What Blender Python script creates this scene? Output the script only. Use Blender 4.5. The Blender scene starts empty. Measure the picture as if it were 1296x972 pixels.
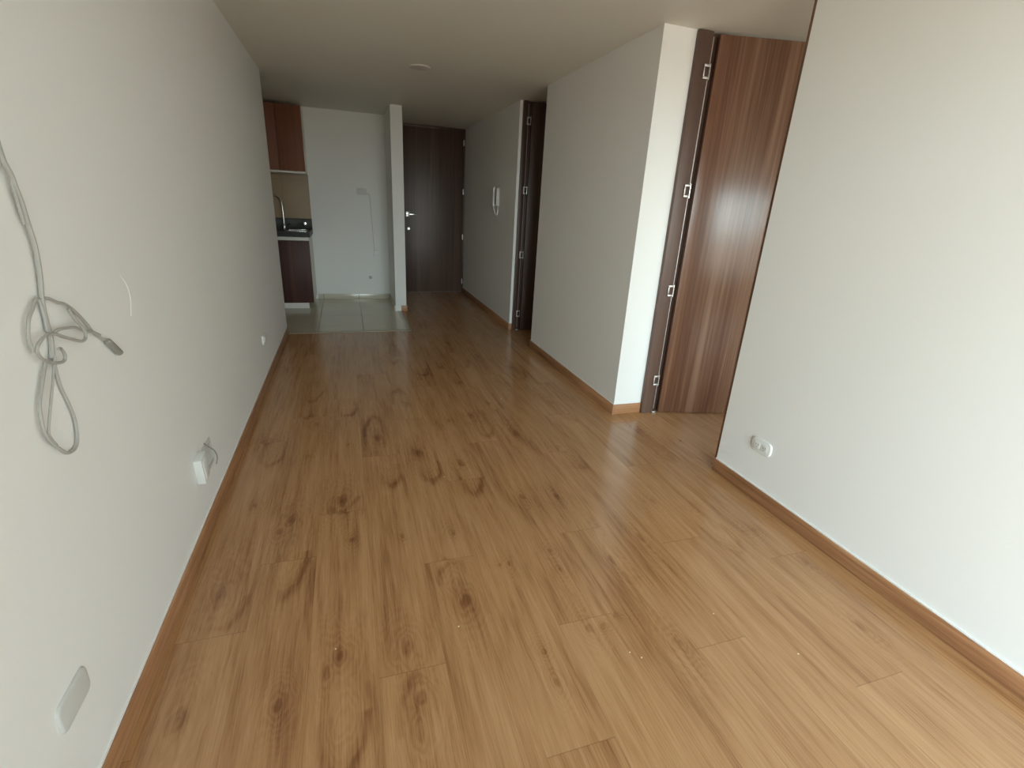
import bpy, bmesh, math, random
import numpy as np
from mathutils import Vector, Matrix
random.seed(4)
rng = np.random.default_rng(11)
S = bpy.context.scene
C = S.collection
# ------------------------------------------------------------------ dimensions (metres)
H = 2.30
XL, XR, XM, XF = -0.613, 1.896, 1.7045, 1.936      # left wall, near right wall, hall wall, end of the step face
YF = -1.10                                          # inner face of the facade behind the camera
YA, YB, YC, YD, YE = 1.9426, 2.7666, 4.4654, 5.1859, 7.6127
Y1, YP, YK = 5.272, 6.2502, 7.0883
P0, P1 = 0.5462, 0.6789
XB = 2.03                                           # bedroom side of the right wall
ZB = 0.0713

# ------------------------------------------------------------------ materials
def lin(r, g, b):
    f = lambda c: (c/255/12.92) if c/255 <= .04045 else ((c/255+.055)/1.055)**2.4
    return (f(r), f(g), f(b), 1)
class N:
    def __init__(s, name):
        s.m = bpy.data.materials.new(name); s.m.use_nodes = True
        s.t = s.m.node_tree; s.n = s.t.nodes; s.b = s.n['Principled BSDF']
    def add(s, ty, ins=None, **kw):
        n = s.n.new(ty)
        for k, v in kw.items(): setattr(n, k, v)
        for k, v in (ins or {}).items(): s.put(n, k, v)
        return n
    def put(s, n, k, v):
        i = n.inputs[k]
        if isinstance(v, bpy.types.NodeSocket): s.t.links.new(v, i)
        else: i.default_value = v
    def math(s, op, a, b=0.0, c=0.0, clamp=False):
        n = s.add('ShaderNodeMath', {0: a, 1: b, 2: c}, operation=op); n.use_clamp = clamp
        return n.outputs[0]
    def mix(s, f, a, b, mode='MIX'):
        n = s.add('ShaderNodeMix', data_type='RGBA', blend_type=mode)
        s.put(n, 0, f); s.put(n, 6, a); s.put(n, 7, b)
        return n.outputs[2]
    def ramp(s, f, stops):
        n = s.add('ShaderNodeValToRGB', {0: f}); e = n.color_ramp.elements
        while len(e) > 1: e.remove(e[-1])
        e[0].position, e[0].color = stops[0]
        for p, c in stops[1:]:
            x = e.new(p); x.color = c
        return n.outputs[0]
    def obj(s, scale=(1, 1, 1), loc=(0, 0, 0)):
        tc = s.add('ShaderNodeTexCoord')
        return s.add('ShaderNodeMapping', {0: tc.outputs['Object'], 1: loc, 3: scale}).outputs[0]
    def noise(s, v, scale=1, detail=3, rough=.5, dist=0):
        return s.add('ShaderNodeTexNoise', {'Vector': v, 'Scale': scale, 'Detail': detail, 'Roughness': rough, 'Distortion': dist}).outputs[0]
    def bump(s, h, strength=.1, dist=.01):
        o = s.add('ShaderNodeBump', {'Strength': strength, 'Distance': dist, 'Height': h}).outputs[0]
        s.put(s.b, 'Normal', o)
    def bs(s, **kw):
        for k, v in kw.items(): s.put(s.b, {'base': 'Base Color', 'rough': 'Roughness', 'metal': 'Metallic', 'spec': 'Specular IOR Level'}.get(k, k), v)
        return s.m

def plain(name, col, rough=.5, metal=0, spec=.5, var=.04, scale=30):
    k = N(name); v = k.obj()
    nz = k.noise(v, scale, 3)
    c2 = tuple(max(0, x*(1-var*2)) for x in col[:3])+(1,)
    k.bs(base=k.mix(nz, c2, col), rough=rough, metal=metal, spec=spec)
    return k.m

def paint(name, col, bump=.12):
    k = N(name); v = k.obj()
    a = k.noise(v, 1.3, 4, .6); fine = k.noise(v, 140, 2)
    k.bs(base=k.mix(a, tuple(x*.97 for x in col[:3])+(1,), col), rough=.55, spec=.25)
    k.bump(fine, bump, .002)
    return k.m

WALL = paint('wall_paint', (.825, .828, .812, 1))
CEIL = paint('ceiling_paint', (.74, .725, .655, 1))

def door_wood(name, dark, mid, light, rough=.32, spec=.5, coat=0.0):
    k = N(name)
    a = k.noise(k.obj((7, 7, .22)), 1, 4, .55, .6)
    b = k.noise(k.obj((55, 55, .9)), 1, 4, .6, .2)
    c = k.noise(k.obj((240, 240, 3.)), 1, 2, .5)
    f = k.math('ADD', k.math('MULTIPLY', a, .5), k.math('MULTIPLY', b, .33))
    f = k.math('ADD', f, k.math('MULTIPLY', c, .17))
    col = k.ramp(f, [(.33, dark), (.5, mid), (.68, light)])
    k.bs(base=col, rough=rough, spec=spec); k.bump(c, .06, .001)
    return k.m
DOORW = door_wood('dark_laminate', lin(72, 44, 32), lin(114, 80, 61), lin(152, 120, 98), .21, .5)
DOORM = door_wood('shaded_laminate', lin(58, 39, 33), lin(77, 56, 47), (.125, .077, .053, 1), .42)  # darker copy of the door laminate, the dim hall painted into its colour
CABL = door_wood('cabinet_dark', lin(55, 30, 27), lin(72, 42, 37), lin(88, 56, 48), .5, .3)
CABU = door_wood('cabinet_red_oak', lin(104, 62, 44), lin(122, 75, 53), lin(138, 90, 66), .55, .3)
JAMB = door_wood('jamb_laminate', lin(74, 55, 48), lin(90, 68, 59), lin(108, 86, 74), .4)
WHITE = plain('white_plastic', (.78, .79, .77, 1), .35)
OFFW = plain('aged_plastic', (.64, .65, .63, 1), .4)
MELA = plain('white_melamine', (.72, .69, .63, 1), .4)
DARKP = plain('dark_slots', (.05, .05, .05, 1), .5)
CHROME = plain('brushed_steel', (.75, .74, .72, 1), .22, 1)
ALU = plain('aluminium', (.70, .68, .65, 1), .35, .9)
CABLE = plain('grey_cable', (.42, .41, .385, 1), .45)
CONN = plain('connector_grey', (.36, .36, .33, 1), .45, .3)
CAULK = plain('caulk', (.85, .85, .83, 1), .5)
TRIMW = plain('threshold', lin(150, 138, 115), .35)

CRUMB = plain('crumb', (.80, .68, .42, 1), .5)
CRUMBS = [(.284, 1.241), (1.176, 1.061), (.796, .997), (.822, .969), (-.106, 1.255), (1.337, .843), (.411, 2.196), (1.011, 3.177)]
def baseboard_mat():
    k = N('baseboard_wood')
    a = k.noise(k.obj((2.2, 2.2, 70)), 1, 5, .6, .5)
    col = k.ramp(a, [(.3, lin(140, 96, 66)), (.5, lin(166, 120, 84)), (.7, lin(186, 142, 104))])
    k.bs(base=col, rough=.4)
    return k.m
BASE = baseboard_mat()

def granite():
    k = N('granite')
    v = k.obj(); a = k.noise(v, 160, 3, .7); b = k.add('ShaderNodeTexVoronoi', {'Vector': v, 'Scale': 220}).outputs['Distance']
    f = k.math('ADD', k.math('MULTIPLY', a, .7), k.math('MULTIPLY', b, .4))
    k.bs(base=k.ramp(f, [(.35, (.010, .010, .010, 1)), (.55, (.032, .031, .029, 1)), (.75, (.10, .098, .09, 1))]), rough=.42, spec=.2)
    return k.m
GRAN = granite()

def tile(name, c1, c2, px, py, ox, oy, axes='xy', rough=.18, grout=(.22, .2, .17, 1)):
    k = N(name); tc = k.add('ShaderNodeTexCoord'); sp = k.add('ShaderNodeSeparateXYZ', {0: tc.outputs['Object']})
    ax = {'x': 0, 'y': 1, 'z': 2}
    def line(o, p, off, w):
        f = k.math('FRACT', k.math('DIVIDE', k.math('SUBTRACT', o, off-10*p), p))
        d = k.math('MULTIPLY', k.math('MINIMUM', f, k.math('SUBTRACT', 1.0, f)), p)
        return k.math('LESS_THAN', d, w)
    l = k.math('MAXIMUM', line(sp.outputs[ax[axes[0]]], px, ox, .0032), line(sp.outputs[ax[axes[1]]], py, oy, .0024))
    cl = k.noise(k.obj(), 3.5, 5, .6)
    col = k.mix(cl, c1, c2)
    k.bs(base=k.mix(l, col, grout), rough=k.math('ADD', rough, k.math('MULTIPLY', l, .4)))
    k.bump(k.math('SUBTRACT', 1.0, l), .3, .001)
    return k.m
TILE = tile('floor_tile', lin(202, 194, 172), lin(216, 208, 188), .455, .505, -.328, 6.035, rough=.16)
SKIRT = tile('skirting_tile', lin(196, 190, 172), lin(206, 200, 184), .455, 5., .128, 2.5, 'xy')
SPLASH = tile('splash_tile', lin(150, 126, 96), lin(164, 140, 108), .30, .45, -.41, 1.03, 'xz', .3, lin(140, 122, 98))

def floor_wood():
    k = N('laminate_floor')
    at = lambda n: k.add('ShaderNodeAttribute', attribute_name=n).outputs['Fac']
    tint, knot, ringd, ringw, lx, ly = (at(n) for n in ('tint', 'knot', 'ringd', 'ringw', 'lx', 'ly'))
    tc = k.add('ShaderNodeTexCoord')
    off = k.add('ShaderNodeCombineXYZ', {0: k.math('MULTIPLY', tint, 13.7), 1: k.math('MULTIPLY', tint, 31.1), 2: 0.}).outputs[0]
    p = k.add('ShaderNodeVectorMath', {0: tc.outputs['Object'], 1: off}, operation='ADD').outputs[0]
    mp = lambda s: k.add('ShaderNodeMapping', {0: p, 3: s}).outputs[0]
    broad = k.noise(mp((11, 1.3, 1)), 1, 3, .5, .5)
    mid = k.noise(mp((48, 2.2, 1)), 1, 4, .6, .4)
    fine = k.noise(mp((260, 7, 1)), 1, 3, .6)
    f = k.math('ADD', k.math('MULTIPLY', k.math('ADD', k.math('MULTIPLY', k.math('SUBTRACT', broad, .5), .55), .5), .5), k.math('MULTIPLY', mid, .32))
    f = k.math('ADD', f, k.math('MULTIPLY', k.math('SUBTRACT', fine, .12), .26))
    f = k.math('ADD', f, k.math('MULTIPLY', k.math('SUBTRACT', tint, .5), .05))
    # cathedral rings round the knots
    wob = k.math('MULTIPLY', k.noise(mp((30, 9, 1)), 1, 3), .9)
    s = k.math('SINE', k.math('MULTIPLY', k.math('ADD', ringd, k.math('MULTIPLY', wob, .9)), 30.0))
    f = k.math('ADD', f, k.math('MULTIPLY', k.math('MULTIPLY', s, ringw), .022))
    f = k.math('SUBTRACT', f, k.math('MULTIPLY', knot, .20))
    col = k.ramp(f, FLOOR_STOPS)
    e = k.math('LESS_THAN', lx, .0012)
    e2 = k.math('LESS_THAN', ly, .0014)
    edge = k.math('MAXIMUM', k.math('MULTIPLY', e, .18), k.math('MULTIPLY', e2, .30))
    k.bs(base=k.mix(edge, col, lin(70, 42, 22)), rough=k.math('ADD', .17, k.math('MULTIPLY', fine, .09)), spec=.55)
    k.bump(k.math('SUBTRACT', k.math('ADD', k.math('MULTIPLY', fine, .4), k.math('MULTIPLY', s, k.math('MULTIPLY', ringw, .25))), edge), .10, .0008)
    return k.m
FLOOR_STOPS = [(.20, lin(88, 54, 31)), (.36, lin(134, 92, 58)), (.5, lin(174, 131, 89)), (.66, lin(194, 154, 111)), (.82, lin(208, 171, 128))]
FLOOR = floor_wood()

def glass_mat():
    m = bpy.data.materials.new('window_glass'); m.use_nodes = True; t = m.node_tree; t.nodes.clear()
    o = t.nodes.new('ShaderNodeOutputMaterial'); mx = t.nodes.new('ShaderNodeMixShader'); mx.inputs[0].default_value = .06
    a = t.nodes.new('ShaderNodeBsdfTransparent'); g = t.nodes.new('ShaderNodeBsdfGlossy'); g.inputs['Roughness'].default_value = 0.02
    a.inputs[0].default_value = (.97, .985, .98, 1)
    t.links.new(a.outputs[0], mx.inputs[1]); t.links.new(g.outputs[0], mx.inputs[2]); t.links.new(mx.outputs[0], o.inputs[0])
    return m
GLASS = glass_mat()

# ------------------------------------------------------------------ mesh helpers
def bx(bm, x0, x1, y0, y1, z0, z1, bev=0.0, seg=2, mat=None):
    r = bmesh.ops.create_cube(bm, size=1)
    vs = r['verts']
    M = Matrix.Translation(((x0+x1)/2, (y0+y1)/2, (z0+z1)/2)) @ Matrix.Diagonal((abs(x1-x0), abs(y1-y0), abs(z1-z0), 1))
    bmesh.ops.transform(bm, matrix=M, verts=vs)
    if bev:
        es = list({e for v in vs for e in v.link_edges})
        rr = bmesh.ops.bevel(bm, geom=es, offset=bev, segments=seg, profile=.5, affect='EDGES')
        vs = list({v for f in rr['faces'] for v in f.verts} | {v for v in vs if v.is_valid})
    if mat is not None: bmesh.ops.transform(bm, matrix=mat, verts=vs)
    return vs

def build(name, bm, mat, parent=None, smooth=False):
    me = bpy.data.meshes.new(name); bmesh.ops.recalc_face_normals(bm, faces=bm.faces); bm.to_mesh(me); bm.free()
    me.materials.append(mat)
    if smooth:
        for p in me.polygons: p.use_smooth = True
        try: me.set_sharp_from_angle(angle=math.radians(40))
        except Exception: pass
    o = bpy.data.objects.new(name, me); C.objects.link(o)
    if parent is not None:
        o.parent = parent
        o.matrix_parent_inverse = Matrix.Identity(4)
    return o

def box(name, dims, mat, parent=None, bev=0.0, smooth=False, seg=2):
    bm = bmesh.new()
    if isinstance(dims[0], (int, float)): dims = [dims]
    for d in dims: bx(bm, *d, bev=bev, seg=seg)
    return build(name, bm, mat, parent, smooth or bev > 0)

def tag(o, label, cat, group=None):
    o['label'] = label; o['category'] = cat
    if group: o['group'] = group
    return o
def struct(o):
    o['kind'] = 'structure'; return o
def empty(name, loc=(0, 0, 0), rz=0):
    o = bpy.data.objects.new(name, None); C.objects.link(o); o.location = loc; o.rotation_euler = (0, 0, rz)
    o.empty_display_size = .05
    return o

def spline(pts, n=8):
    P = [Vector(p) for p in pts]; out = []
    Q = [P[0]*2-P[1]]+P+[P[-1]*2-P[-2]]
    for i in range(1, len(Q)-2):
        a, b, c, d = Q[i-1:i+3]
        for k in range(n):
            t = k/n
            out.append(.5*((2*b)+(c-a)*t+(2*a-5*b+4*c-d)*t*t+(3*b-a-3*c+d)*t**3))
    out.append(P[-1]); return out

def tube(bm, pts, r, n=8, sm=8):
    P = spline(pts, sm) if sm else [Vector(p) for p in pts]
    up = Vector((0.13, .2, 1)).normalized(); prev = None; rings = []
    for i, p in enumerate(P):
        d = (P[min(i+1, len(P)-1)]-P[max(i-1, 0)]).normalized()
        if prev is None:
            u = d.cross(up)
            if u.length < .05: u = d.cross(Vector((1, 0, 0)))
        else: u = prev-d*prev.dot(d)
        u.normalize(); w = d.cross(u); prev = u
        rad = r(i/(len(P)-1)) if callable(r) else r
        rings.append([bm.verts.new(p+(u*math.cos(2*math.pi*k/n)+w*math.sin(2*math.pi*k/n))*rad) for k in range(n)])
    for a, b in zip(rings, rings[1:]):
        for k in range(n): bm.faces.new((a[k], a[(k+1) % n], b[(k+1) % n], b[k]))
    bm.faces.new(rings[0][::-1]); bm.faces.new(rings[-1])

def lathe(bm, prof, axis_o, axis_d, n=24):
    """prof: (radius, distance along axis)"""
    d = Vector(axis_d).normalized(); u = d.orthogonal().normalized(); w = d.cross(u); o = Vector(axis_o)
    rings = []
    for r, h in prof:
        if r < 1e-6: rings.append([bm.verts.new(o+d*h)])
        else: rings.append([bm.verts.new(o+d*h+(u*math.cos(2*math.pi*k/n)+w*math.sin(2*math.pi*k/n))*r) for k in range(n)])
    for a, b in zip(rings, rings[1:]):
        for k in range(n):
            if len(a) == 1 and len(b) == 1: continue
            if len(a) == 1: bm.faces.new((a[0], b[k], b[(k+1) % n]))
            elif len(b) == 1: bm.faces.new((a[k], a[(k+1) % n], b[0]))
            else: bm.faces.new((a[k], a[(k+1) % n], b[(k+1) % n], b[k]))

def plate(bm, w, h, t, rad, M, crown=.35, seg=6):
    """rounded wall plate in local x (width) / z (height), protruding to -y"""
    pts = []
    for cx, cz, a0 in ((w/2-rad, h/2-rad, 0), (-w/2+rad, h/2-rad, 90), (-w/2+rad, -h/2+rad, 180), (w/2-rad, -h/2+rad, 270)):
        for k in range(seg+1):
            a = math.radians(a0+90*k/seg); pts.append((cx+rad*math.cos(a), cz+rad*math.sin(a)))
    rows = [(1, 0), (1, -t*.5), (1-.03, -t*.85), (1-.10, -t)]
    R = []
    for s, y in rows:
        ins = (1-s)*w/2
        R.append([bm.verts.new(M @ Vector((x*(1-ins*2/w), y, z*(1-ins*2/h)))) for x, z in pts])
    n = len(pts)
    for a, b in zip(R, R[1:]):
        for k in range(n): bm.faces.new((a[k], a[(k+1) % n], b[(k+1) % n], b[k]))
    bm.faces.new(R[-1]); bm.faces.new(R[0][::-1])

# ------------------------------------------------------------------ room shell
W = .12
def wallbox(name, dims, mat=WALL): return struct(box(name, dims, mat))
wallbox('wall_left', (XL-W, XL, YF, Y1, 0, H))
wallbox('wall_right', (XR, XB, YF, YA, 0, H))
wallbox('wall_right_middle', [(XM, XB-.11, YB, YC, 0, H), (XB-.11, XB, YB+.035, YC, 0, H)])
wallbox('wall_right_hall', [(XM, XM+.078, YD, YE+.1, 0, H), (XM+.078, XM+.115, YD+.032, YE+.1, 0, H)])
# facade with the balcony door opening of the living room and the bedroom window
LX0, LX1, LZ1 = .10, 1.80, 2.25
BX0, BX1, BZ0, BZ1 = 2.10, 4.2, .42, 2.05
wallbox('wall_window_side', [(XL-W, LX0, YF-.15, YF, 0, H), (LX0, LX1, YF-.15, YF, LZ1, H), (LX1, BX0, YF-.15, YF, 0, H),
        (BX0, BX1, YF-.15, YF, 0, BZ0), (BX0, BX1, YF-.15, YF, BZ1, H), (BX1, 4.95, YF-.15, YF, 0, H)])
wallbox('wall_entrance', (P1, XM, YE+.045, YE+.16, 0, H))
wallbox('wall_partition', (P0, P1, YP, YE+.16, 0, H))
wallbox('wall_kitchen', (-2.5, P0, YK, YK+.12, 0, H))
wallbox('wall_kitchen_left', (-2.5, -2.38, Y1, YK, 0, H))
wallbox('wall_kitchen_front', (-2.5, XL-W, Y1-.12, Y1, 0, H))
wallbox('wall_bedroom_right', (4.83, 4.95, YF, 4.35, 0, H))
wallbox('wall_bedroom_back', (XB, 4.95, 4.23, 4.35, 0, H))
wallbox('wall_bathroom_back', (XM+.115, 3.4, 6.5, 6.62, 0, H))
wallbox('wall_bathroom_right', (3.28, 3.4, 4.35, 6.5, 0, H))
struct(box('ceiling', (-2.6, 5.05, YF-.2, 7.85, H, H+.15), CEIL))

# ------------------------------------------------------------------ laminate floor: boards 0.20 m wide with their own grain
KN = [ # knots: x, y, rx, ry, strength
(.334,3.19,.022,.05,.8),(.115,2.715,.024,.05,.9),(.323,2.473,.024,.055,.95),(.523,2.316,.024,.055,.95),(.732,2.943,.024,.055,.8),
(-.117,2.987,.02,.05,.6),(-.289,3.112,.03,.05,.7),(-.237,2.981,.02,.04,.6),(-.091,2.097,.028,.05,1.),(-.129,2.034,.018,.03,.8),
(-.469,2.149,.014,.025,.8),(-.257,2.562,.015,.03,.7),(-.052,2.662,.012,.02,.6),(.564,2.881,.012,.02,.8),(-.484,2.803,.03,.05,.6),
(.72,3.974,.025,.06,.6),(.899,3.124,.01,.016,.9),(.753,1.923,.014,.03,.8),(.917,1.908,.014,.03,.8),(1.128,2.381,.015,.03,.6),
(1.354,3.047,.025,.05,.5),(1.32,1.733,.012,.025,.6),(1.368,1.747,.01,.03,.7),(1.928,2.289,.012,.018,.9),(.939,2.607,.03,.06,.5),
(-.298,1.991,.026,.045,.95),(-.334,1.923,.016,.03,.8),(-.131,2.025,.02,.04,.7),(-.052,1.797,.012,.02,.9),(.153,1.769,.012,.02,.9),
(-.499,1.588,.03,.06,.8),(-.099,1.232,.022,.035,1.),(-.134,1.169,.01,.03,.9),(.115,1.196,.022,.035,.8),(.359,1.744,.012,.02,.8),
(.329,1.345,.02,.035,1.),(.505,1.51,.010,.012,.8),(.549,1.493,.010,.02,.8),(.96,1.406,.009,.035,.9),(1.151,1.499,.012,.04,.6),
(.714,1.13,.014,.025,.8),(.763,1.109,.012,.012,.8),(.82,1.137,.02,.008,.6),(.527,1.083,.012,.014,.7),(.524,.97,.01,.02,.6),
(.727,1.52,.012,.02,.6),(.73,1.407,.010,.02,.6),(.978,.98,.02,.03,.4),(1.017,1.327,.01,.02,.4),(-.504,1.118,.024,.05,.9),
(-.261,1.098,.014,.022,.9),(.126,1.009,.018,.03,.8),(1.122,2.382,.015,.03,.6),(1.748,1.197,.012,.02,.6),(1.704,1.42,.01,.016,.8),
(1.659,.867,.012,.03,.8),(1.651,1.445,.012,.02,.3),(.22,3.9,.03,.06,.5),(.5,3.7,.025,.06,.5),(1.3,3.9,.03,.07,.4),(1.75,2.5,.02,.04,.5),
(2.15,2.2,.02,.04,.4),(1.15,3.5,.02,.05,.5),(.55,4.4,.03,.07,.5),(.9,4.7,.03,.07,.5),(1.1,4.25,.03,.07,.4)]
UU = [ # cathedral ovals: centre x, bottom y, top y, half width, strength of the dark lower arc, of the upper arc
(.79,3.53,3.95,.075,.9,.2),(-.06,3.05,3.35,.07,.9,.2),(-.44,2.50,2.85,.075,.9,.1),(.14,2.15,2.62,.065,1.,.0),(.345,2.14,2.60,.07,1.,.0),
(.545,1.985,2.46,.07,1.,.0),(-.085,1.99,2.25,.075,.8,.0),(.765,2.58,3.05,.075,.9,.1),(1.40,2.70,3.12,.07,.6,.1),(-.275,1.50,2.02,.065,1.,.1),
(-.085,.86,1.20,.075,.9,.1),(.30,2.9,3.53,.07,.1,.9),(.105,2.45,3.06,.07,.1,.9),(.31,1.30,1.575,.07,.3,.7),(.115,.75,1.10,.07,.3,.6),
(1.00,1.25,1.70,.06,.5,.1),(1.52,1.30,1.72,.07,.5,.1),(1.72,2.05,2.5,.07,.4,.2),(.52,3.75,4.2,.075,.8,.1),(.92,3.9,4.4,.075,.6,.1),
(.33,4.1,4.6,.075,.6,.1),(1.32,3.55,4.0,.07,.5,.1),(-.47,1.42,1.72,.075,.7,.1),(-.28,3.35,3.8,.07,.7,.1),(1.15,2.1,2.45,.07,.4,.1),(1.9,1.95,2.35,.07,.4,.1)]
JOINT = {-3: 1.05, -2: 1.402, -1: 1.721, 0: .62, 1: 1.116, 2: 1.575, 3: .77, 4: 1.16, 5: 1.62, 6: .95, 7: 1.45, 8: .7, 9: 1.25}
def make_floor():
    vs = []; fs = []; at = {k: [] for k in ('tint', 'knot', 'ringd', 'ringw', 'lx', 'ly')}; base = 0
    y_lo, y_hi = YF-.15, 7.75
    for i in range(-9, 25):
        x0, x1 = .017+.2*(i-1), .017+.2*i
        near = -4 <= i <= 14
        j0 = JOINT.get(i, .3+rng.random()*1.3)
        ys = [j0+1.38*k for k in range(-3, 7)]
        ys = [y for y in ys if y_lo < y < y_hi]
        ys = [y_lo]+ys+[y_hi]
        for a, b in zip(ys, ys[1:]):
            if i < -3 and a < 5: continue
            nx = 17 if near else 2; ny = max(2, int((b-a)/(.0125 if near else .2))+1)
            X, Y = np.meshgrid(np.linspace(x0, x1, nx), np.linspace(a, b, ny))
            X = X.ravel(); Y = Y.ravel(); tint = rng.random()
            # gentle waviness of the figure, smooth along the board
            ph = rng.random(4)*6.28
            wx = .010*np.sin(Y*9+ph[0])+.006*np.sin(Y*23+X*30+ph[1]); wy = .03*np.sin(X*45+ph[2])+.012*np.sin(X*110+Y*8+ph[3])
            D = np.full(X.shape, 9.0); K = np.zeros(X.shape)
            for kx, ky, rx, ry, st in KN:
                if not (x0 <= kx < x1 and a-.1 < ky < b+.1): continue
                d = np.hypot((X-kx+wx*.35)/rx, (Y-ky+wy*.35)/ry)
                K = np.maximum(K, .85*st*np.exp(-(d*.95)**2))
                K = np.maximum(K, .30*st*np.exp(-(np.hypot((X-kx)/(rx*2.2), (Y-ky)/(ry*3.)))**2))
                D = np.minimum(D, d*.22)
            for ux, yb, yt, hw, lo, hi in UU:
                if not (x0 <= ux < x1 and a-.2 < (yb+yt)/2 < b+.2): continue
                c = (yb+yt)/2; q = (yt-yb)/2
                d = np.hypot((X-ux+wx*.5)/hw, (Y-c+wy*.5)/q)
                ring = np.exp(-((d-.86)/.17)**2); s = np.clip((c-Y)/q, -1, 1)
                wgt = np.where(s > 0, lo*(.6+.4*s), hi*(.6-.4*s))
                side = .62+.38*np.clip((X-ux)/hw, -1, 1); side = np.where(s > 0, side, 1.24-side)
                K = np.maximum(K, 1.1*ring*wgt*side); K = np.maximum(K, .30*wgt*(d < .92)*np.clip(d*1.3-.1, 0, 1))
                D = np.minimum(D, d*.9)
                K = np.maximum(K, .42*max(lo, hi)*np.exp(-((x1-.006-X if lo >= hi else X-x0-.006)/.014)**2)*np.exp(-((Y-c+(.05 if lo >= hi else -.05))/(q*.95))**4))
            at['tint'].append(np.full(X.shape, tint)); at['knot'].append(K); at['ringd'].append(D)
            at['ringw'].append(np.exp(-(np.minimum(D, 6)/1.15)**2))
            at['lx'].append(np.minimum(X-x0, x1-X)); at['ly'].append(np.minimum(Y-a, b-Y))
            vs.append(np.stack([X, Y, np.zeros_like(X)], 1))
            g = np.arange(nx*ny).reshape(ny, nx)+base
            fs.append(np.stack([g[:-1, :-1], g[:-1, 1:], g[1:, 1:], g[1:, :-1]], -1).reshape(-1, 4)); base += nx*ny
    V = np.concatenate(vs).astype('f4'); F = np.concatenate(fs).astype('i4')
    me = bpy.data.meshes.new('floor'); me.vertices.add(len(V)); me.vertices.foreach_set('co', V.ravel())
    me.loops.add(F.size); me.loops.foreach_set('vertex_index', F.ravel())
    me.polygons.add(len(F)); me.polygons.foreach_set('loop_start', np.arange(0, F.size, 4, dtype='i4'))
    me.polygons.foreach_set('loop_total', np.full(len(F), 4, dtype='i4'))
    me.update(calc_edges=True); me.validate()
    for k, v in at.items():
        l = me.attributes.new(k, 'FLOAT', 'POINT'); l.data.foreach_set('value', np.concatenate(v).astype('f4'))
    me.materials.append(FLOOR)
    o = bpy.data.objects.new('floor', me); C.objects.link(o); struct(o)
    return o
make_floor()
struct(box('floor_kitchen', [(-2.5, .606, Y1, YP, -.02, .003), (-2.5, P0, YP, YK, -.02, .003)], TILE))
struct(box('trim_1', [(XL-W, .622, Y1-.028, Y1+.004, -.005, .0065)], TRIMW, bev=.002))
struct(box('trim_2', [(.603, .622, Y1+.004, YP, -.005, .0065)], TRIMW, bev=.002))
struct(box('trim_3', [(-.395, P0-.012, YK-.012, YK, .003, .070), (P0-.012, P0, YP+.004, YK, .003, .070)], SKIRT, bev=.001))
struct(box('floor_slab', (-2.6, 5.05, YF-.15, 7.85, -.15, -.03), plain('concrete', (.3, .3, .3, 1), .9)))

# ------------------------------------------------------------------ baseboards with a caulk bead along the top
def bboard(side, segs, caulk=()):
    o = struct(box('baseboard_'+side, segs, BASE, bev=.0025))
    if caulk: box('caulk_bead', list(caulk), CAULK, o)
    return o
T = .012
bboard('left', [(XL, XL+T, YF, Y1-.03, 0, ZB)], [(XL, XL+.004, YF, Y1-.03, ZB, ZB+.004)])
bboard('right', [(XR-T, XR, YF, YA+T-.004, 0, ZB), (XR, XR+.028, YA, YA+T, 0, ZB)], [(XR-.006, XR, YF, YA, ZB, ZB+.005)])
bboard('right_middle', [(XM-T, XM, YB-T, YC+.008, 0, ZB), (XM, XF-.022, YB-T, YB, 0, ZB)], [(XM-.004, XM, YB, YC, ZB, ZB+.003)])
bboard('right_hall', [(XM-T, XM, YD-T, YE, 0, ZB), (XM, XM+.028, YD-T, YD, 0, ZB)], [(XM-.004, XM, YD, YE, ZB, ZB+.003)])
bboard('partition', [(P1, P1+T, YP-T, YE, 0, ZB), (P1-.062, P1, YP-T, YP, 0, ZB)])

# ------------------------------------------------------------------ doors
def hinge(par, x, y, z, w=.042, h=.072, rz=0.0):
    M = Matrix.Translation((x, y, z)) @ Matrix.Rotation(rz, 4, 'Z')
    bm = bmesh.new(); b = .0075
    bx(bm, -w/2, w/2, -.006, .004, h/2-.012, h/2, bev=.0015, mat=M)
    bx(bm, -w/2, w/2, -.006, .004, -h/2, -h/2+.012, bev=.0015, mat=M)
    bx(bm, -w/2, -w/2+b, -.004, .004, -h/2+.012, h/2-.012, bev=.001, mat=M)
    bx(bm, w/2-b, w/2, -.004, .004, -h/2+.012, h/2-.012, bev=.001, mat=M)
    a = build('hinge', bm, ALU, par, True)
    bm = bmesh.new(); lathe(bm, [(0, -h/2-.004), (.0042, -h/2-.004), (.0042, h/2+.004), (0, h/2+.004)], (0, 0, 0), (0, 0, 1), 12)
    bmesh.ops.transform(bm, matrix=M @ Matrix.Translation((w/2-.004, -.004, 0)), verts=bm.verts)
    build('hinge_pin', bm, CHROME, a, True)
    return a

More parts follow.
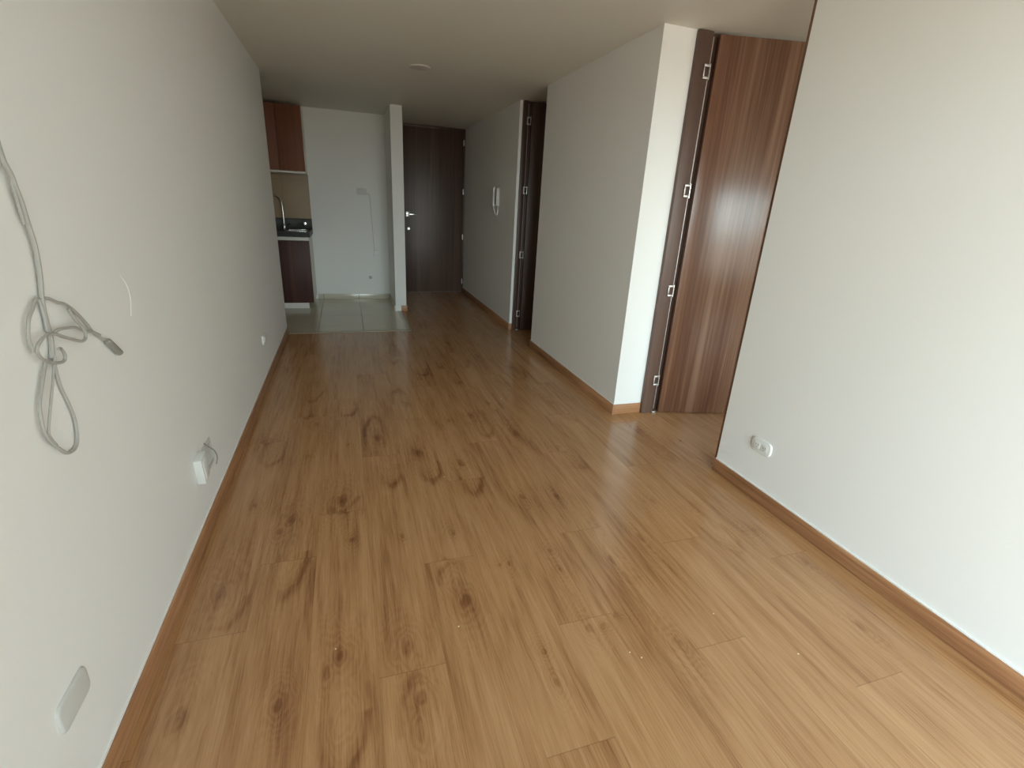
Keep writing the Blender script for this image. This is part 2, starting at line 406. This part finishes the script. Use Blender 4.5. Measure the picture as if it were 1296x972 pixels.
def leaf_door(num, A, ang, width, jx0, jx1, yw, xback, hz, hx, topz=2.285, lm=None):
    """open leaf: A hinge corner (x, y), ang radians from +x towards -y; jamb lining against the wall end at yw"""
    e = empty('door_%d' % num, (A[0], A[1], 0)); struct(e)
    ix, iy = -A[0], -A[1]
    loc = lambda d: (d[0]+ix, d[1]+ix, d[2]+iy, d[3]+iy, d[4], d[5])
    box('frame', [loc((jx0, jx1, yw-.030, yw, .001, H-.004)), loc((jx1, xback, yw+.003, yw+.028, .001, H-.004))], (DOORM if lm else JAMB), e, bev=.003)
    box('edge_strip', [loc((jx1-.001, jx1+.003, yw-.0325, yw-.0285, .03, H-.03))], ALU, e)
    lf = box('leaf', (0, width, 0, .038, .005, topz), lm or DOORW, e, bev=.0015); lf.rotation_euler = (0, 0, -ang)
    for z in hz: hinge(e, hx+ix, yw-.036+iy, z)
    box('floor_pivot', [loc((jx1-.012, jx1+.018, yw-.045, yw-.028, .001, .012))], ALU, e, bev=.002)
    return e, lf
d3, lf3 = leaf_door(3, (2.044, 2.725), math.radians(13.5), .76, 1.915, 2.008, YB, XB+.09, (.245, .865, 1.472, 2.10), 1.992)
# near jamb and lever on the free edge of the bedroom leaf
box('near_frame', [(XR+.014-2.044, XB-2.044, YA-2.725, YA+.03-2.725, .001, H-.004)], DOORW, d3, bev=.002)
d2, lf2 = leaf_door(2, (1.822, 5.150), math.radians(4), .66, 1.733, 1.784, YD, 1.92, (.19, .832, 1.48, 2.12), 1.792, lm=DOORM)  # leaf and jamb use the darker laminate, weak light painted in
box('near_frame', [(XM+.03-1.822, XM+.125-1.822, YC-5.15, YC+.03-5.15, .001, H-.004)], DOORW, d2, bev=.002)
def lever(par, x, y, z, s=1, dx=1):
    bm = bmesh.new()
    bx(bm, x-.031*s, x+.031*s, y-.012, y, z-.038*s, z+.038*s, bev=.003)
    bx(bm, x-.010, x+.012, y-.048, y-.010, z-.012, z+.010, bev=.003)
    bx(bm, min(x, x+dx*.125), max(x, x+dx*.125), y-.056, y-.042, z-.012, z+.010, bev=.004)
    return build('handle', bm, CHROME, par, True)
# entrance door, closed, facing the camera
d1 = empty('door_1', (.79, YE, 0)); struct(d1)
box('frame', [(P1-.79+T, 0-.004, -.02, .045, 0, H-.002), (.897, XM-.79-.001, -.012, .045, 0, H-.002), (-.004, .897, .002, .045, 2.2705, H-.002)], DOORM, d1, bev=.002)
box('leaf', (0, .893, 0, .04, .008, 2.270), DOORM, d1, bev=.0015)
for z in (.17, .83, 1.47, 2.12):
    bm = bmesh.new(); lathe(bm, [(0, -.04), (.004, -.04), (.004, .04), (0, .04)], (.897, -.014, z), (0, 0, 1), 12)
    bx(bm, .889, .895, -.006, -.001, z-.036, z+.036, bev=.001)
    build('hinge', bm, ALU, d1, True)
lever(d1, .085, 0, 1.125)
bm = bmesh.new(); lathe(bm, [(0, 0), (.028, 0), (.028, .008), (.022, .016), (.012, .018), (.012, .026), (0, .026)], (.093, 0, .925), (0, -1, 0), 24)
build('deadbolt', bm, CHROME, d1, True)

# balcony door and bedroom window in the facade (behind the camera)
def window(num, x0, x1, z0, z1, mull):
    e = empty('window_%d' % num, ((x0+x1)/2, YF-.07, z0)); struct(e); cx = (x0+x1)/2
    b = .045; L = []
    L += [(x0-cx, x0-cx+b, -.04, .04, 0, z1-z0), (x1-cx-b, x1-cx, -.04, .04, 0, z1-z0), (x0-cx, x1-cx, -.04, .04, 0, b*.6), (x0-cx, x1-cx, -.04, .04, z1-z0-b, z1-z0)]
    for m in mull: L.append((m-.022, m+.022, -.03, .03, b*.6, z1-z0-b))
    box('window_frame', L, ALU, e, bev=.002)
    box('pane', (x0-cx+b, x1-cx-b, -.003, .003, b*.6, z1-z0-b), GLASS, e)
    return e
window(1, LX0, LX1, 0.0, LZ1, (0,))
window(2, BX0, BX1, BZ0, BZ1, (0,))

# ------------------------------------------------------------------ kitchen
KY = 6.44       # front plane of the base units
KX = -.402      # right end of the kitchen run
def cab_empty(name, x, y, z=0): return empty(name, (x, y, z))
def base_unit(x0, x1, label, endpanel):
    w = x1-x0; e = cab_empty('base_cabinet', x0, KY)
    box('body', [(0, w, .02, YK-KY-.012, .075, .838)], MELA, e, bev=.001)
    box('door', (.002, w-.002, 0, .019, .078, .808), CABL, e, bev=.0015)
    box('handle_profile', (0, w-.001, .003, .019, .813, .838), MELA, e, bev=.001)
    box('toe_kick', (0, w-(.062 if endpanel else 0), .035, .051, .004, .074), MELA, e)
    return tag(e, label, 'cabinet', 'kitchen base cabinets')
base_unit(-.86, KX-.008, 'dark brown base cabinet under the sink, at the open end of the kitchen run', True)
ub = []
def upper_unit(x0, x1, label, splits):
    w = x1-x0; e = cab_empty('wall_cabinet', x0, 6.735, 1.548)
    box('body', [(0, w, .020, YK-6.735-.001, .022, .712)], MELA, e, bev=.001)
    box('light_rail', (0, w, 0.0, .33, 0, .021), MELA, e, bev=.001)
    a = [0]+[s-x0 for s in splits]+[w]
    for p, q in zip(a, a[1:]): box('door', (p+.0015, q-.0015, 0, .019, .024, .712), CABU, e, bev=.0015)
    return tag(e, label, 'cabinet')
upper_unit(-1.24, KX, 'reddish brown wooden wall cabinet with two doors hung above the kitchen sink', (-.68-.28, -.68))
# countertop with sink cut-out and upstand
SX0, SX1, SY0, SY1 = -.655, -.452, 6.53, 6.86
ct = box('countertop', [(-2.3, SX0, KY-.02, YK-.001, .850, .905), (SX1, KX+.004, KY-.02, YK-.001, .850, .905), (SX0, SX1, KY-.02, SY0, .850, .905), (SX0, SX1, SY1, YK-.001, .850, .905)], GRAN)
tag(ct, 'speckled black granite countertop on the dark base cabinet', 'countertop')
box('upstand', (-2.3, KX+.004, YK-.021, YK-.001, .905, 1.028), GRAN, ct, bev=.001)
box('underlay', (-2.3, KX-.008, KY+.004, YK-.012, .8385, .8498), MELA, ct)
# stainless sink: rim, bowl
def sink():
    bm = bmesh.new(); x0, x1, y0, y1 = SX0, SX1, SY0, SY1
    for a, b, c, d in ((x0-.012, x1+.012, y0-.012, y0+.012), (x0-.012, x1+.012, y1-.012, y1+.012), (x0-.012, x0+.012, y0+.012, y1-.012), (x1-.012, x1+.012, y0+.012, y1-.012)):
        bx(bm, a, b, c, d, .9052, .9105, bev=.0015)
    o = build('sink', bm, CHROME, None, True)
    bm = bmesh.new(); t = .003
    bx(bm, x0+.004, x1-.004, y0+.004, y1-.004, .842, .845)
    for d in ((x0+.001, x0+.004, y0+.001, y1-.001), (x1-.004, x1-.001, y0+.001, y1-.001), (x0+.004, x1-.004, y0+.001, y0+.004), (x0+.004, x1-.004, y1-.004, y1-.001)):
        bx(bm, *d, .842, .905)
    build('bowl', bm, CHROME, o)
    bm = bmesh.new(); lathe(bm, [(0, 0), (.035, 0), (.035, .003), (.02, .002), (0, .002)], ((x0+x1)/2, (y0+y1)/2, .8452), (0, 0, 1))
    build('drain', bm, ALU, o, True)
    return tag(o, 'stainless steel sink set in the dark granite countertop', 'sink')
sink()
def faucet():
    x, y = -.715, 6.955
    bm = bmesh.new(); lathe(bm, [(0, 0), (.026, 0), (.026, .008), (.018, .014), (.016, .055), (.012, .062), (0, .062)], (x, y, .906), (0, 0, 1))
    o = build('faucet', bm, CHROME, None, True)
    bm = bmesh.new(); tube(bm, [(x, y, .96), (x, y, 1.08), (x-.002, y, 1.18), (x-.016, y-.012, 1.245), (x-.055, y-.04, 1.285), (x-.11, y-.075, 1.285), (x-.15, y-.10, 1.255), (x-.165, y-.11, 1.215)], .0105, 12)
    build('spout', bm, CHROME, o, True)
    bm = bmesh.new(); tube(bm, [(x+.012, y-.006, .945), (x+.035, y-.018, .955), (x+.075, y-.03, .972)], lambda t: .008-.003*t, 10, 4)
    build('handle', bm, CHROME, o, True)
    return tag(o, 'tall chrome gooseneck faucet standing behind the kitchen sink', 'faucet')
faucet()
def valve():
    x, z = -.482, .972; y = YK-.021
    bm = bmesh.new(); lathe(bm, [(0, 0), (.036, 0), (.036, .008), (.016, .012), (.014, .045), (0, .045)], (x, y, z), (0, -1, 0))
    o = build('stopcock', bm, DARKP, None, True)
    bm = bmesh.new(); lathe(bm, [(0, .045), (.021, .045), (.024, .055), (.020, .075), (0, .078)], (x, y, z), (0, -1, 0), 10)
    build('knob', bm, CHROME, o, True)
    bm = bmesh.new(); tube(bm, [(x-.014, y-.028, z), (x-.055, y-.028, z-.004), (x-.075, y-.03, z-.015)], .008, 10, 3)
    build('pipe_stub', bm, DARKP, o, True)
    return tag(o, 'small black stopcock with bright knob on the granite upstand', 'valve')
valve()
bk = box('backsplash', (-2.3, KX+.002, YK-.010, YK-.0005, 1.0285, 1.545), SPLASH)
tag(bk, 'beige brown tiled backsplash panel above the dark granite upstand', 'backsplash')

# ------------------------------------------------------------------ wall fittings
RX90 = Matrix.Rotation(math.radians(90), 4, 'Z')
def Mat(face, x, y, z):
    # face: wall normal direction the plate looks towards
    rz = {'-y': 0, '-x': -90, '+x': 90}[face]
    return Matrix.Translation((x, y, z)) @ Matrix.Rotation(math.radians(rz), 4, 'Z')
def outlet(name, face, x, y, z, w, h, mat, label, rec=2, t=.009, cat='outlet', rad=.018):
    M = Mat(face, x, y, z); bm = bmesh.new(); plate(bm, w, h, t, rad, M)
    o = build(name, bm, mat, None, True)
    if rec == 2:
        for s in (-1, 1):
            bm = bmesh.new(); plate(bm, w*.30, h*.50, .0012, .008, M @ Matrix.Translation((s*w*.19, -t, 0)))
            r = build('receptacle', bm, mat, o, True)
            bm = bmesh.new()
            c = s*w*.19
            bx(bm, c-.007, c-.0052, -t-.0018, -t-.001, -.003, .007, mat=M)
            bx(bm, c+.0052, c+.007, -t-.0018, -t-.001, -.003, .007, mat=M)
            bx(bm, c-.002, c+.002, -t-.0018, -t-.001, -.011, -.0075, mat=M)
            build('slots', bm, DARKP, r)
    elif rec == 1:
        bm = bmesh.new(); plate(bm, w*.45, h*.55, .004, .006, M @ Matrix.Translation((0, -t, 0)))
        build('rocker' if cat == 'switch' else 'insert', bm, mat, o, True)
    return tag(o, label, cat)
outlet('wall_outlet', '-x', XR, 1.671, .283, .122, .072, WHITE, 'white double power outlet low on the right wall by the baseboard', rad=.024)
outlet('wall_outlet', '+x', XL, .986, .304, .122, .070, OFFW, 'off white blank outlet plate low on the left wall, nearest the camera', rec=0, t=.007)
outlet('wall_outlet', '+x', XL, 3.84, .328, .12, .075, WHITE, 'small white outlet low on the left wall, farthest from the camera', rec=1, t=.012)
outlet('wall_outlet', '-y', .235, YK, 1.392, .115, .075, OFFW, 'pale outlet plate on the kitchen wall at the top of the thin conduit', rec=1, t=.010, rad=.012)
outlet('wall_outlet', '-y', .385, YK, .612, .07, .085, WHITE, 'white outlet box on the kitchen wall at the lower end of the thin conduit', rec=1, t=.03, rad=.008)
bm = bmesh.new(); tube(bm, [(.292, YK-.006, 1.37), (.318, YK-.006, 1.362), (.331, YK-.006, 1.33), (.334, YK-.006, 1.27), (.345, YK-.006, 1.0), (.357, YK-.006, .75), (.363, YK-.006, .6555)], .0045, 8)
tag(build('conduit', bm, OFFW, None, True), 'thin pale conduit running down the kitchen wall between two outlets', 'conduit')
bm = bmesh.new(); lathe(bm, [(0, 0), (.022, 0), (.022, .004), (.010, .006), (.010, .03), (.013, .03), (.013, .045), (0, .045)], (.294, YK, .295), (0, -1, 0), 16)
tag(build('water_outlet', bm, CONN, None, True), 'small grey pipe stub low on the kitchen wall', 'pipe')

# loose junction box hanging from its open wall box, with a curl of wire
M = Mat('+x', XL, 2.145, .272); bm = bmesh.new(); plate(bm, .13, .125, .004, .012, M)
op = build('wall_box', bm, OFFW, None, True)
tag(op, 'open wall box with a curl of wire low on the left wall', 'wall box')
bm = bmesh.new()
for d in ((-.045, .045, -.0072, -.004, .040, .046), (-.045, .045, -.0072, -.004, -.046, -.040), (-.051, -.045, -.0072, -.004, -.046, .046), (.045, .051, -.0072, -.004, -.046, .046)):
    bx(bm, *d, bev=.001, mat=M)
build('rim', bm, OFFW, op, True)
bm = bmesh.new(); X = XL+.012
tube(bm, [(XL+.004, 2.115, .345), (X, 2.131, .322), (X+.01, 2.165, .285), (X+.012, 2.186, .245), (X+.008, 2.172, .214)], .0028, 8)
build('wire', bm, CONN, op, True)
bm = bmesh.new(); M = Matrix.Translation((XL, 1.995, .296)) @ Matrix.Rotation(math.radians(8), 4, 'X')
bx(bm, .0, .030, -.036, .036, -.056, .056, bev=.004, mat=M)
jb = build('socket_cover', bm, WHITE, None, True)
tag(jb, 'loose white rectangular socket cover tilted on the left wall next to the open wall box', 'cover')
bm = bmesh.new(); bx(bm, .030, .0325, -.022, .022, -.040, .040, bev=.001, mat=M); build('insert', bm, WHITE, jb, True)

# faint scuff in the paint of the left wall and crumbs on the floor
bm = bmesh.new(); tube(bm, [(XL+.0003, 1.677, 1.097), (XL+.0003, 1.706, 1.066), (XL+.0003, 1.713, 1.023), (XL+.0003, 1.692, .976)], .0012, 6)
build('paint_scuff', bm, CAULK, bpy.data.objects['wall_left'])
for i, (cx, cy) in enumerate(CRUMBS):
    bm = bmesh.new(); bmesh.ops.create_icosphere(bm, subdivisions=1, radius=1)
    for v in bm.verts: v.co *= rng.uniform(.8, 1.25)
    a = .0018+.0008*rng.random()
    bmesh.ops.transform(bm, matrix=Matrix.Translation((cx, cy, .0022)) @ Matrix.Diagonal((a*1.4, a, .0022, 1)), verts=bm.verts)
    tag(build('crumb', bm, CRUMB, None, False), 'tiny pale yellow crumb lying on the brown wooden floor', 'crumb', 'crumbs scattered on the wooden floor')

# ceiling blank plate
bm = bmesh.new(); lathe(bm, [(0, .012), (.05, .012), (.078, .008), (.084, 0), (0, 0)], (.622, 4.43, H), (0, 0, -1), 32)
pl = tag(build('ceiling_plate', bm, plain('ceiling_plastic', (.62, .58, .52, 1), .5), None, True), 'round blank lamp cover plate on the living room ceiling', 'ceiling plate')

# intercom handset on the hall wall
def intercom():
    M = Mat('-x', XM, 5.84, 1.41)
    bm = bmesh.new(); bx(bm, -.012, .062, -.020, 0, -.105, .095, bev=.007, seg=3, mat=M)
    o = build('intercom', bm, OFFW, None, True)
    bm = bmesh.new(); bx(bm, .030, .060, -.034, -.0205, -.098, .090, bev=.006, seg=3, mat=M); build('cradle', bm, WHITE, o, True)
    bm = bmesh.new(); pts = [(0, -.040, .098), (0, -.052, .088), (0, -.052, .04), (0, -.052, -.04), (0, -.052, -.09), (0, -.040, -.102)]
    tube(bm, [M @ Vector(p) for p in pts], lambda t: .0105+.004*abs(2*t-1)**3, 12, 6)
    build('handset', bm, WHITE, o, True)
    bm = bmesh.new()
    P = [(.0, -.05, -.100), (-.010, -.045, -.125), (-.012, -.035, -.150), (.006, -.028, -.182), (.034, -.02, -.198), (.052, -.014, -.170), (.046, -.010, -.108)]
    tube(bm, [M @ Vector(p) for p in P], .006, 10, 10); build('cord', bm, WHITE, o, True)
    return tag(o, 'white intercom handset with a short cord on the hallway wall', 'intercom')
intercom()

# ------------------------------------------------------------------ tangled cable on the left wall
CB = dict(
main=[(1.235, 1.50), (1.243, 1.43), (1.25, 1.378), (1.263, 1.346), (1.266, 1.326), (1.272, 1.298), (1.276, 1.256), (1.281, 1.216), (1.278, 1.176), (1.271, 1.14), (1.265, 1.118), (1.259, 1.088), (1.257, 1.058), (1.257, 1.035), (1.251, 1.012), (1.238, 0.986)],
hook=[(1.178, 1.018), (1.172, 1.045), (1.180, 1.070), (1.193, 1.086), (1.213, 1.097), (1.231, 1.108), (1.25, 1.11), (1.253, 1.073), (1.247, 1.043)],
arc=[(1.268, 1.109), (1.284, 1.104), (1.307, 1.092), (1.336, 1.082), (1.368, 1.061), (1.408, 1.026), (1.44, 0.991), (1.473, 0.968), (1.483, 0.96)],
inner=[(1.326, 1.074), (1.342, 1.046), (1.359, 1.026), (1.368, 1.01), (1.361, 0.997), (1.343, 0.995), (1.313, 1.006), (1.275, 1.023), (1.246, 1.037), (1.219, 1.042), (1.195, 1.036), (1.182, 1.028), (1.178, 1.017), (1.19, 0.999), (1.219, 0.982), (1.246, 0.974), (1.265, 0.973), (1.271, 0.985), (1.262, 1.0), (1.250, 1.003)],
small=[(1.258, 1.036), (1.272, 1.04), (1.31, 1.035), (1.349, 1.025), (1.388, 1.007), (1.423, 0.997), (1.453, 0.981)],
big=[(1.21, 0.984), (1.18, 0.953), (1.15, 0.919), (1.14, 0.891), (1.137, 0.862), (1.149, 0.834), (1.167, 0.811), (1.193, 0.785), (1.223, 0.777), (1.244, 0.785), (1.255, 0.803), (1.263, 0.836), (1.256, 0.878), (1.245, 0.92), (1.244, 0.961), (1.246, 0.987)],
strand=[(1.238, 0.989), (1.195, 0.937), (1.165, 0.896), (1.147, 0.86), (1.152, 0.842), (1.165, 0.818)])
bm = bmesh.new()
for i, (k, p) in enumerate(CB.items()):
    off = {'main': .009, 'hook': .010, 'arc': .008, 'inner': .018, 'small': .014, 'big': .008, 'strand': .013}[k]
    n = len(p)
    tube(bm, [(XL+off+.003*math.sin(3.1*j/n*2), y, z) for j, (y, z) in enumerate(p)], {'main': .0048, 'strand': .0026}.get(k, .0034), 8, 6)
    if k == 'main': tube(bm, [(XL+off+.002, y+.012*math.cos(j*.5), z) for j, (y, z) in enumerate(p[:7])], .0030, 8, 6)
cb = tag(build('hanging_cable', bm, CABLE, None, True), 'tangled pale grey coaxial cable hanging in loops on the left wall', 'cable')
bm = bmesh.new(); tube(bm, [(XL+.010, 1.483, .960), (XL+.011, 1.500, .945), (XL+.011, 1.540, .909)], lambda t: .0055 if t < .2 else .0085, 12, 5)
build('connector', bm, CONN, cb, True)['label'] = 'darker grey cable connector'

# ------------------------------------------------------------------ daylight
w = bpy.data.worlds.new('sky'); S.world = w; w.use_nodes = True; t = w.node_tree
bg = t.nodes['Background']
tc = t.nodes.new('ShaderNodeTexCoord'); sp = t.nodes.new('ShaderNodeSeparateXYZ'); t.links.new(tc.outputs['Generated'], sp.inputs[0])
mr = t.nodes.new('ShaderNodeMapRange'); mr.inputs[1].default_value = -1; mr.inputs[2].default_value = 1; t.links.new(sp.outputs[2], mr.inputs[0])
cr = t.nodes.new('ShaderNodeValToRGB'); t.links.new(mr.outputs[0], cr.inputs[0]); e = cr.color_ramp.elements
e[0].position = 0.0; e[0].color = (.22, .19, .155, 1)
e[1].position = 1.0; e[1].color = (.25, .33, .42, 1)
for p, c in ((.495, (.30, .27, .235, 1)), (.505, (.84, .99, 1.01, 1)), (.57, (.83, .99, 1.02, 1)), (.63, (.42, .51, .56, 1)), (.75, (.30, .38, .45, 1))):
    x = e.new(p); x.color = c
# the sky is open towards the left and closed in by buildings on the right
az = t.nodes.new('ShaderNodeMapRange'); az.interpolation_type = 'SMOOTHSTEP'; t.links.new(sp.outputs[0], az.inputs[0])
for k, v in ((1, -.85), (2, .75), (3, 30.0), (4, 8.0)): az.inputs[k].default_value = v
t.links.new(cr.outputs[0], bg.inputs[0]); t.links.new(az.outputs[0], bg.inputs[1])
w.cycles.sampling_method = 'MANUAL'; w.cycles.sample_map_resolution = 512
def portal(x0, x1, z0, z1):
    l = bpy.data.lights.new('window_portal', 'AREA'); l.shape = 'RECTANGLE'; l.size = x1-x0; l.size_y = z1-z0
    l.cycles.is_portal = True; o = bpy.data.objects.new('window_portal', l); C.objects.link(o)
    o.location = ((x0+x1)/2, YF-.16, (z0+z1)/2); o.rotation_euler = (math.radians(90), 0, 0)
portal(LX0, LX1, 0, LZ1); portal(BX0, BX1, BZ0, BZ1)

# ------------------------------------------------------------------ camera
f, yaw, pitch, roll, hc = 621.248, .3304, -.3514, .0554, 1.3436
sy, cy, sp_, cp, sr, cr_ = math.sin(yaw), math.cos(yaw), math.sin(pitch), math.cos(pitch), math.sin(roll), math.cos(roll)
right = Vector((cy, -sy, 0)); fw = Vector((sy, cy, 0)); up = Vector((0, 0, 1))
fwd = fw*cp+up*sp_; u = -fw*sp_+up*cp
r2 = right*cr_+u*sr; u2 = -right*sr+u*cr_
cam = bpy.data.cameras.new('camera'); cam.sensor_width = 36; cam.lens = f/1296*36; cam.clip_start = .02
co = bpy.data.objects.new('camera', cam); C.objects.link(co)
R = Matrix((r2, u2, -fwd)).transposed().to_4x4()
co.matrix_world = Matrix.Translation((0, 0, hc)) @ R
S.camera = co
S.cycles.max_bounces = 12; S.cycles.diffuse_bounces = 8; S.cycles.glossy_bounces = 4; S.cycles.transparent_max_bounces = 8
S.cycles.use_denoising = True; S.cycles.sample_clamp_indirect = 6
S.view_settings.view_transform = 'Standard'; S.view_settings.look = 'None'; S.view_settings.exposure = 0.0; S.view_settings.gamma = 1
S.view_settings.use_curve_mapping = False
